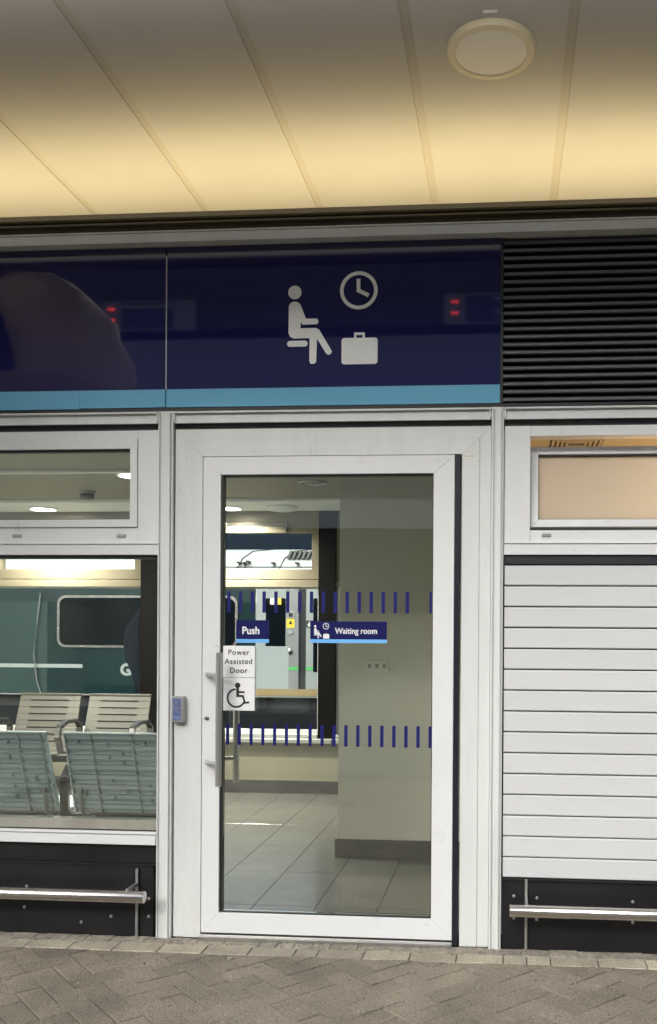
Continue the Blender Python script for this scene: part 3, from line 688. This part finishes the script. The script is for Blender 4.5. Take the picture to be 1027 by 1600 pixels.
# benches: front row backs onto the window, rear row faces it
def bench(loc, nseat, pitch, facing, label, m_, first_x):
    t = thing('bench', loc, label, 'bench')
    yb = loc[1]; s = facing       # s=+1: seat extends to +Y from backrest
    for k in range(nseat):
        xc = first_x - k*pitch; wv = 0.25
        # backrest: slats along a leaning plane; top leans away from the sitter
        mb = MB(); top = Vector((0, -s*0.10, 0.85)); bot = Vector((0, s*0.04, 0.43)); n_ = 8
        for j in range(n_):
            a = j/n_; b2 = (j+1)/n_
            A = top.lerp(bot, a); Bq = top.lerp(bot, b2-(.003 if s < 0 else 0))
            taper = 0.008*(a)
            th = 0.012
            yA, yB = yb+A.y, yb+Bq.y
            wa, wb = wv+taper, wv+taper+.001
            if j == 0:
                mb.box(xc-wa, xc+wa, yA-.012, yA+.012, A.z-.012, A.z+.004)
            # slats with a slot between: two side pieces + centre piece thinner
            mb.prism([(yA, A.z), (yA+th, A.z-.002), (yB+th, Bq.z-.001), (yB, Bq.z)], xc-wa, xc+wa, 'x')
            if s > 0:
                mb.prism([(yA-.001, A.z-.001), (yA-.017, A.z-.004), (yB-.006, Bq.z+.004), (yB-.001, Bq.z+.001)], xc-wa+.006, xc+wa-.006, 'x')
                pass
            if False:   # ribs seen on the rear of the back
                mb.prism([(yA-.016, A.z-.004), (yA-.0005, A.z-.004), (yA-.0005, A.z-.010), (yA-.016, A.z-.008)], xc-wa+.004, xc+wa-.004, 'x')
        bk = mb.build('backrest', m_, t, .0012)
        # dark slots on the front, side strips behind
        if s < 0:
            mb = MB()
            for j in range(1, n_):
                A = top.lerp(bot, j/n_); mb.box(xc-wv*.62, xc+wv*.62, yb+A.y-.0055, yb+A.y+.004, A.z-.002, A.z+.006)
            mb.build('slot_row', 'black', bk)
        else:
            mb = MB()
            for dx in (-.235, -.10, .11, .23):
                A, C_ = top, bot
                mb.prism([(yb+A.y-.020, A.z), (yb+A.y-.001, A.z), (yb+C_.y-.001, C_.z), (yb+C_.y-.020, C_.z)], xc+dx-.003, xc+dx+.003, 'x')
            for q in range(14):
                f = random.random(); A = top.lerp(bot, f); xq = xc+random.choice((-.17, -.02, .05, .17))
                mb.box(xq-.004, xq+.004, yb+A.y-.024, yb+A.y-.001, A.z-.018, A.z)
            for j in range(n_):
                for f, h_ in ((j/n_+.004, .006), ((j+.55)/n_, .003)):
                    A = top.lerp(bot, f); mb.box(xc-wv*.96, xc+wv*.96, yb+A.y-.021, yb+A.y-.017 if h_ < .005 else yb+A.y-.004, A.z-h_, A.z)
            mb.build('rear_rib', 'ribdark', bk)
        # seat pan
        mb = MB()
        for j in range(8):
            ya = yb+s*(.05+j*.05); yc = ya+s*.044; z = 0.435-.012*math.sin(j/7*math.pi)
            mb.box(xc-wv, xc+wv, min(ya, yc), max(ya, yc), z-.01, z)
        mb.build('seat', m_, t, .002)
        # back arm brackets
        for dx in (-.20, .20):
            mb = MB().tube([(xc+dx, yb-s*.015, .55), (xc+dx, yb+s*.01, .43), (xc+dx, yb+s*.08, .385), (xc+dx, yb+s*.15, .38)], [.008, .010, .012, .012], 10)
            mb.lathe([(.015, -.01), (.015, .01), (0, .011)], (xc+dx, yb-s*.028, .55), 'y', 14)
            mb.build('seat_bracket', 'greycase' if s > 0 else 'seatdark', t, smooth=True)
    xs_ = [first_x - (k-.5)*pitch for k in range(nseat+1)]
    for xq in xs_:
        pts = [(xq, yb+s*.02, .42), (xq, yb+s*.0, .60), (xq, yb+s*.06, .655), (xq, yb+s*.22, .66), (xq, yb+s*.34, .63), (xq, yb+s*.36, .56), (xq, yb+s*.30, .42)]
        mb = MB(); P = [Vector(p) for p in pts]
        for p, q in zip(P, P[1:]):
            mb.prism([(p.y, p.z-.014), (q.y, q.z-.014), (q.y, q.z+.014), (p.y, p.z+.014)] if abs(p.y-q.y) > abs(p.z-q.z) else [(p.y-.014, p.z), (q.y-.014, q.z), (q.y+.014, q.z), (p.y+.014, p.z)], xq-.022, xq+.022, 'x')
        mb.build('armrest', 'arm', t, .003)
    xl, xr = first_x-(nseat-.5)*pitch, first_x+.5*pitch
    MB().box(xl, xr, min(yb+s*.14, yb+s*.20), max(yb+s*.14, yb+s*.20), .345, .395).build('beam', 'seatdark', t, .004)
    for xq in (xl+.3, xr-.3):
        MB().box(xq-.025, xq+.025, min(yb+s*.15, yb+s*.19), max(yb+s*.15, yb+s*.19), .02, .345).box(xq-.03, xq+.03, yb-.12+s*.17, yb+.2+s*.1, 0.001, .02).build('leg', 'seatdark', t, .003)
    return t
bench((-2.8, 0.46, 0), 4, 0.59, +1, 'metal bench seen from behind, its ribbed seat backs against the long window', 'seatb', -1.945)
bench((-3.35, 2.93, 0), 2, 0.575, -1, 'beige slatted metal bench facing us in front of the rear window', 'seatf', -3.065)

# ------------------------------------------------------------------ canopy above the room
CZ = 3.86
cn = thing('platform_canopy', (-0.8, 0, CZ), 'pale panelled canopy soffit over the platform lit by a warm glow', 'canopy')
mb = MB(); pitch = 0.682; XJ = -1.105
for k in range(-7, 8):
    a0 = XJ+k*pitch+.021; mb.box(a0, a0+pitch-.042, -1.9, 6.5, CZ, CZ+.03)
mb.build('soffit_panel', 'soffit', cn)
mb = MB()
for k in range(-7, 9): mb.box(XJ+k*pitch-.0208, XJ+k*pitch+.0208, -1.9, 6.5, CZ+.004, CZ+.03)
mb.build('joint_strip', 'joint', cn)
MB().box(XJ-7*pitch, XJ+8*pitch, -1.96, -1.9, CZ-.06, CZ+.3).box(XJ-7*pitch, XJ+8*pitch, -1.9, 6.5, CZ+.031, CZ+.2).build('canopy_edge', 'beam', cn)
for x in (-5.6, 4.0): MB().box(x-.1, x+.1, -1.6, -1.4, GZ, CZ-.001).build('column', 'beam', cn)
t = thing('canopy_downlight', (-0.077, -0.108, CZ), 'round unlit panel light with cream rim in the canopy soffit', 'ceiling light')
cxx, cyy = -0.077, -0.108
MB().lathe([(0.150, CZ-.018), (0.158, CZ-.026), (0.184, CZ-.024), (0.192, CZ-.012), (0.192, CZ-.0005)], (cxx, cyy, 0), seg=64).build('rim', 'cream_ring', t, smooth=True)
MB().lathe([(0.1575, CZ-.002), (0.1575, CZ-.020), (0.0, CZ-.021)], (cxx, cyy, 0), seg=64).build('light_panel', 'diffuser', t)
MB().box(cxx-.03, cxx+.03, cyy-.24, cyy-.225, CZ-.006, CZ-.0005).build('label_clip', 'white', t, .001)
# warm linear uplight lying on the roof of the waiting room (hidden behind the roof lip)
t = thing('linear_uplight', (-0.8, 0.95, 3.2), 'long warm uplight on the waiting room roof washing the canopy soffit', 'light')
MB().box(-5, 3.4, .24, 1.24, 3.2, 3.30).build('housing', 'greydk', t); box('tube', 'warmtube', t, -5, 3.4, .76, .80, 3.3005, 3.306)
WARM = (1, .79, .42)
area('uplight_glow', (-.8, .86, 3.31), 8.4, .86, 19, WARM, (R(180), 0, 0), t, 118)
t = thing('linear_uplight', (-0.8, -1.15, 3.5), 'added neutral fill uplight out of view, brightening the grey part of the canopy soffit', 'light')
MB().box(-5, 3.4, -1.19, -1.11, 3.50, 3.54).build('housing', 'greydk', t)
area('uplight_glow', (-.8, -1.05, 3.5), 8.4, .05, 13, (1, .95, .86), (R(180), 0, 0), t, 165)  # added neutral fill, lifts the grey soffit in front of the warm glow

# ------------------------------------------------------------------ train beyond
TY = 12.5
tr = thing('train', (-5, TY, -0.9), 'green coach with white roof and pale silver doors beyond the rear windows', 'train')
def side(x0, x1, m_, name):
    pts = [(TY, 0.17), (TY, 1.9), (TY+.03, 2.15), (TY+.10, 2.35), (TY+2.6, 2.35), (TY+2.6, .17)]
    return MB().prism(pts, x0, x1, 'x').build(name, m_, tr)
side(-16, -4.62, 'traingreen', 'green_body'); side(-4.618, -3.80, 'trainsilver', 'door_bay'); side(-3.67, 8, 'trainsilver', 'door_bay')
MB().prism([(TY+.04, .17), (TY+.04, 2.3), (TY+2.5, 2.3), (TY+2.5, .17)], -3.7995, -3.6705, 'x').build('door_gap', 'underframe', tr)
MB().box(-10.2, -8.62, TY-.006, TY-.001, 0.18, 1.9).build('teal_panel', 'trainteal', tr)
roofp = [(TY-.01, 2.351), (TY+.02, 2.5), (TY+.16, 2.72), (TY+.45, 2.88), (TY+.9, 2.96), (TY+1.7, 2.96), (TY+2.6, 2.5), (TY+2.6, 2.351)]
mb = MB(); mb.prism(roofp, -16, 8, 'x'); rf = mb.build('roof', 'trainwhite', tr, smooth=True)
mb = MB()
for x in (-5.0, -4.2): mb.tube([(x, TY+.02, 2.5-.02), (x+.08, TY+.15, 2.72), (x+.2, TY+.45, 2.886), (x+.5, TY+.9, 2.965)], .012, 6)
mb.tube([(-5.3, TY+.03, 2.56), (-2.5, TY+.03, 2.56)], .008, 6)
for x, z in ((-4.95, 2.64), (-4.85, 2.63), (-4.78, 2.66), (-4.3, 2.63), (-3.85, 2.63), (-3.5, 2.62), (-3.42, 2.64), (-4.87, 2.45)): mb.box(x-.03, x+.03, TY-.03, TY+.2, z-.015, z+.015)
mb.build('roof_hatch', 'black', rf)
mb = MB()
for k in range(9): mb.prism([(-4.06+k*.09, 2.72), (-4.01+k*.09, 2.72), (-3.95+k*.09, 2.86), (-4.0+k*.09, 2.86)], TY+.08, TY+.5)
mb.build('roof_grille', 'greydk', rf)
box('underframe', 'underframe', tr, -16, 8, TY+.15, TY+2.4, -1.1, .169)
box('sill_strip', 'gold', tr, -4.6, 8, TY-.03, TY-.001, .175, .30)
box('kick_strip', 'greycase', tr, -16, 8, TY-.05, TY-.031, .145, .168)
def coach_window(x0, x1):
    MB().prism(rrect(x0, x1, 1.04, 2.02, .16), TY-.03, TY-.0005).build('window_rim', 'trainwhite' if x0 > 0 else 'steel', tr)
    w_ = MB().prism(rrect(x0+.05, x1-.05, 1.085, 1.975, .13), TY-.035, TY-.0305).build('window', 'trainglass', tr)
coach_window(-8.42, -6.62); coach_window(-6.3, -4.95); coach_window(-12.5, -10.7)
box('white_line', 'trainline', tr, -9.6, -7.93, TY-.010, TY-.0065, 0.655, 0.725)
text('fleet_letter', 'G', 'trainline', tr, -7.085, 0.62, TY-.012, 0.30, 'CENTER', bold=.012, depth=.004)
MB().tube([(-8.74, TY-.04, 2.05), (-8.80, TY-.05, 1.5), (-8.86, TY-.06, .9), (-8.80, TY-.05, .4), (-8.70, TY-.04, .1)], .012, 8).build('cable', 'galv', tr, smooth=True)
def leaf(x0, x1, wx0, wx1):
    d = MB().box(x0, x1, TY-.012, TY-.0005, .30, 2.3).build('train_door', 'traindoor', tr, .004)
    MB().prism(rrect(wx0, wx1, .62, 1.98, .03), TY-.022, TY-.0125).build('door_window', 'trainglass', d)
    return d
d = leaf(-4.60, -4.02, -4.42, -4.05)
MB().box(-4.34, -4.24, TY-.026, TY-.0225, 1.86, 1.98).build('door_sticker', 'plate', d); MB().box(-4.23, -4.13, TY-.026, TY-.0225, 1.86, 1.98).build('door_sticker', 'yellow', d)
box('grey_pillar', 'trainsilver', tr, -4.015, -3.81, TY-.014, TY-.0005, .30, 2.3)
d = leaf(-3.665, -3.0, -3.53, -3.1)
MB().box(-4.03, -3.87, TY-.03, TY-.0145, 1.60, 1.74).build('door_button', 'greycase', tr, .01); MB().box(-3.985, -3.915, TY-.04, TY-.0305, 1.635, 1.705).build('button_centre', 'black', tr)
mb = MB().box(-4.03, -3.88, TY-.02, TY-.0145, 1.43, 1.60).build('warning_sticker', 'yellow', tr)
MB().prism([(-3.99, 1.50), (-3.92, 1.50), (-3.955, 1.575)], TY-.022, TY-.0205).build('warning_triangle', 'black', mb)
MB().lathe([(.06, -.02), (.05, -.03), (0, -.03)], (-3.96, TY, 1.35), 'y', 20).build('round_cover', 'greycase', tr)
MB().lathe([(.055, -.02), (.05, -.05), (0, -.06)], (-3.97, TY, 1.0), 'y', 20).build('round_knob', 'steel', tr)
wm = MB().box(-3.66, -3.535, TY-.02, TY-.0125, 1.44, 1.57).build('wheelchair_mark', 'black', tr)
MB().lathe([(.035, -.021), (.03, -.023), (0, -.023)], (-3.6, TY, 1.49), 'y', 14).box(-3.61, -3.59, TY-.023, TY-.0205, 1.49, 1.55).build('wheelchair_symbol', 'white', wm)
MB().box(-4.02, -3.81, TY-.018, TY-.0145, .65, .71).box(-3.665, 8, TY-.018, TY-.0125, .65, .71).build('green_line', 'green', tr)
# dark rounded form standing between room and train
NY = 7.0
pts = [(x_+.28, z_) for x_, z_ in [(-4.82+.0, 1.68), (-4.62, 1.70), (-4.40, 1.70), (-4.40, .1), (-4.86, .1), (-4.88, .35), (-4.90, .62), (-4.96, .84), (-5.03, 1.0), (-5.06, 1.16), (-5.05, 1.34), (-4.99, 1.48), (-4.90, 1.58)]]
tag(MB().prism(pts, NY, NY+.35).build('screen', 'navysoft', None, .05, seg=3), 'dark navy high-backed rounded form standing beyond the rear window beside the train', 'screen')
# dark structure behind the train
t = MB().box(-60, 60, 17.5, 18.5, -1.2, 5.2).build('station_wall', 'navywall'); tag(t, 'dark navy station wall rising behind the white train roof', 'wall')

# ------------------------------------------------------------------ opposite side (behind the camera, seen mirrored in the glass)
t = MB().box(-40, 40, -15.5, -15, -1.2, 8.1).build('opposite_building', 'purplewall'); tag(t, 'grey station building across the tracks mirrored in the dark glass', 'building')
MB().box(-40, 40, -14.99, -14.9, -1.2, 3.54).build('reflection_dimmer', 'beam', t)  # dark sheet added in front of the building to dim the window reflections
t = MB().box(-40, 40, -15.2, -14.9, 3.55, 4.15).build('opposite_fascia', 'white', t)
t = MB().box(-14, 12, -5.3, -5.0, 4.42, 5.28).build('canopy_beam', 'beam'); tag(t, 'dark steel beam carrying the destination boards, mirrored in the fascia glass', 'beam')
def board(x, label):
    t = thing('destination_board', (x, -4.99, 4.35), label, 'display board', 'destination boards mirrored in the fascia')
    box('board_case', 'boardgrey', t, x-.52, x+.46, -4.995, -4.93, 4.40, 4.70)
    box('board_face', 'signnavy', t, x-.30, x+.24, -4.929, -4.925, 4.42, 4.68)
    for z_ in (4.62, 4.51):
        for k in range(3): box('led_digit', 'ledred', t, x-.44+.024*k+.006*(k%2), x-.426+.024*k, -4.929, -4.922, z_-.010, z_+.010)
    return t
b1 = board(-0.11, 'dim board with red digits mirrored at the right of the navy fascia')
text('board_text', 'Didcot Pwy to London Pad', 'white', b1, -.31+.45, 4.64, -4.923, .048, 'CENTER', flip=True, depth=.0005)
text('board_text', 'Bristol TM to London Pad', 'white', b1, -.31+.45, 4.52, -4.923, .048, 'CENTER', flip=True, depth=.0005)
b2 = board(-3.6, 'dim board with red digits mirrored at the left of the navy fascia')
text('board_text', 'Bristol Pwy to London Pad', 'white', b2, -3.63, 4.64, -4.923, .048, 'CENTER', flip=True, depth=.0005)

t = MB().lathe([(0.0, 3.80), (0.12, 3.79), (0.30, 3.72), (0.45, 3.60), (0.57, 3.42), (0.64, 3.2), (0.68, 2.95), (0.66, 2.95), (0.0, 3.0)], (-3.25, -2.0, 0), seg=72)
from mathutils import noise as _n
for v in t.bm.verts:
    d = Vector((v.co.x+3.25, v.co.y+2.0, 0)); k_ = _n.fractal(v.co*3.2, 1.0, 2.0, 5)*.16
    v.co += d*k_; v.co.z += _n.noise(v.co*7)*.03
t = t.build('reflection_dome', 'beige', smooth=True)  # invented form out of view, there only to be mirrored in the fascia
tag(t, 'pale beige dome shape added to form the faint reflection at the left end of the navy fascia', 'dome')
tb = MB().tube([(-3.35, -1.80, 3.78), (-3.30, -1.62, 3.65), (-3.22, -1.47, 3.45), (-3.12, -1.36, 3.2), (-3.05, -1.33, 2.96)], .045, 8).build('dome_rib', 'black', t)
print('OBJECTS', len(bpy.data.objects))
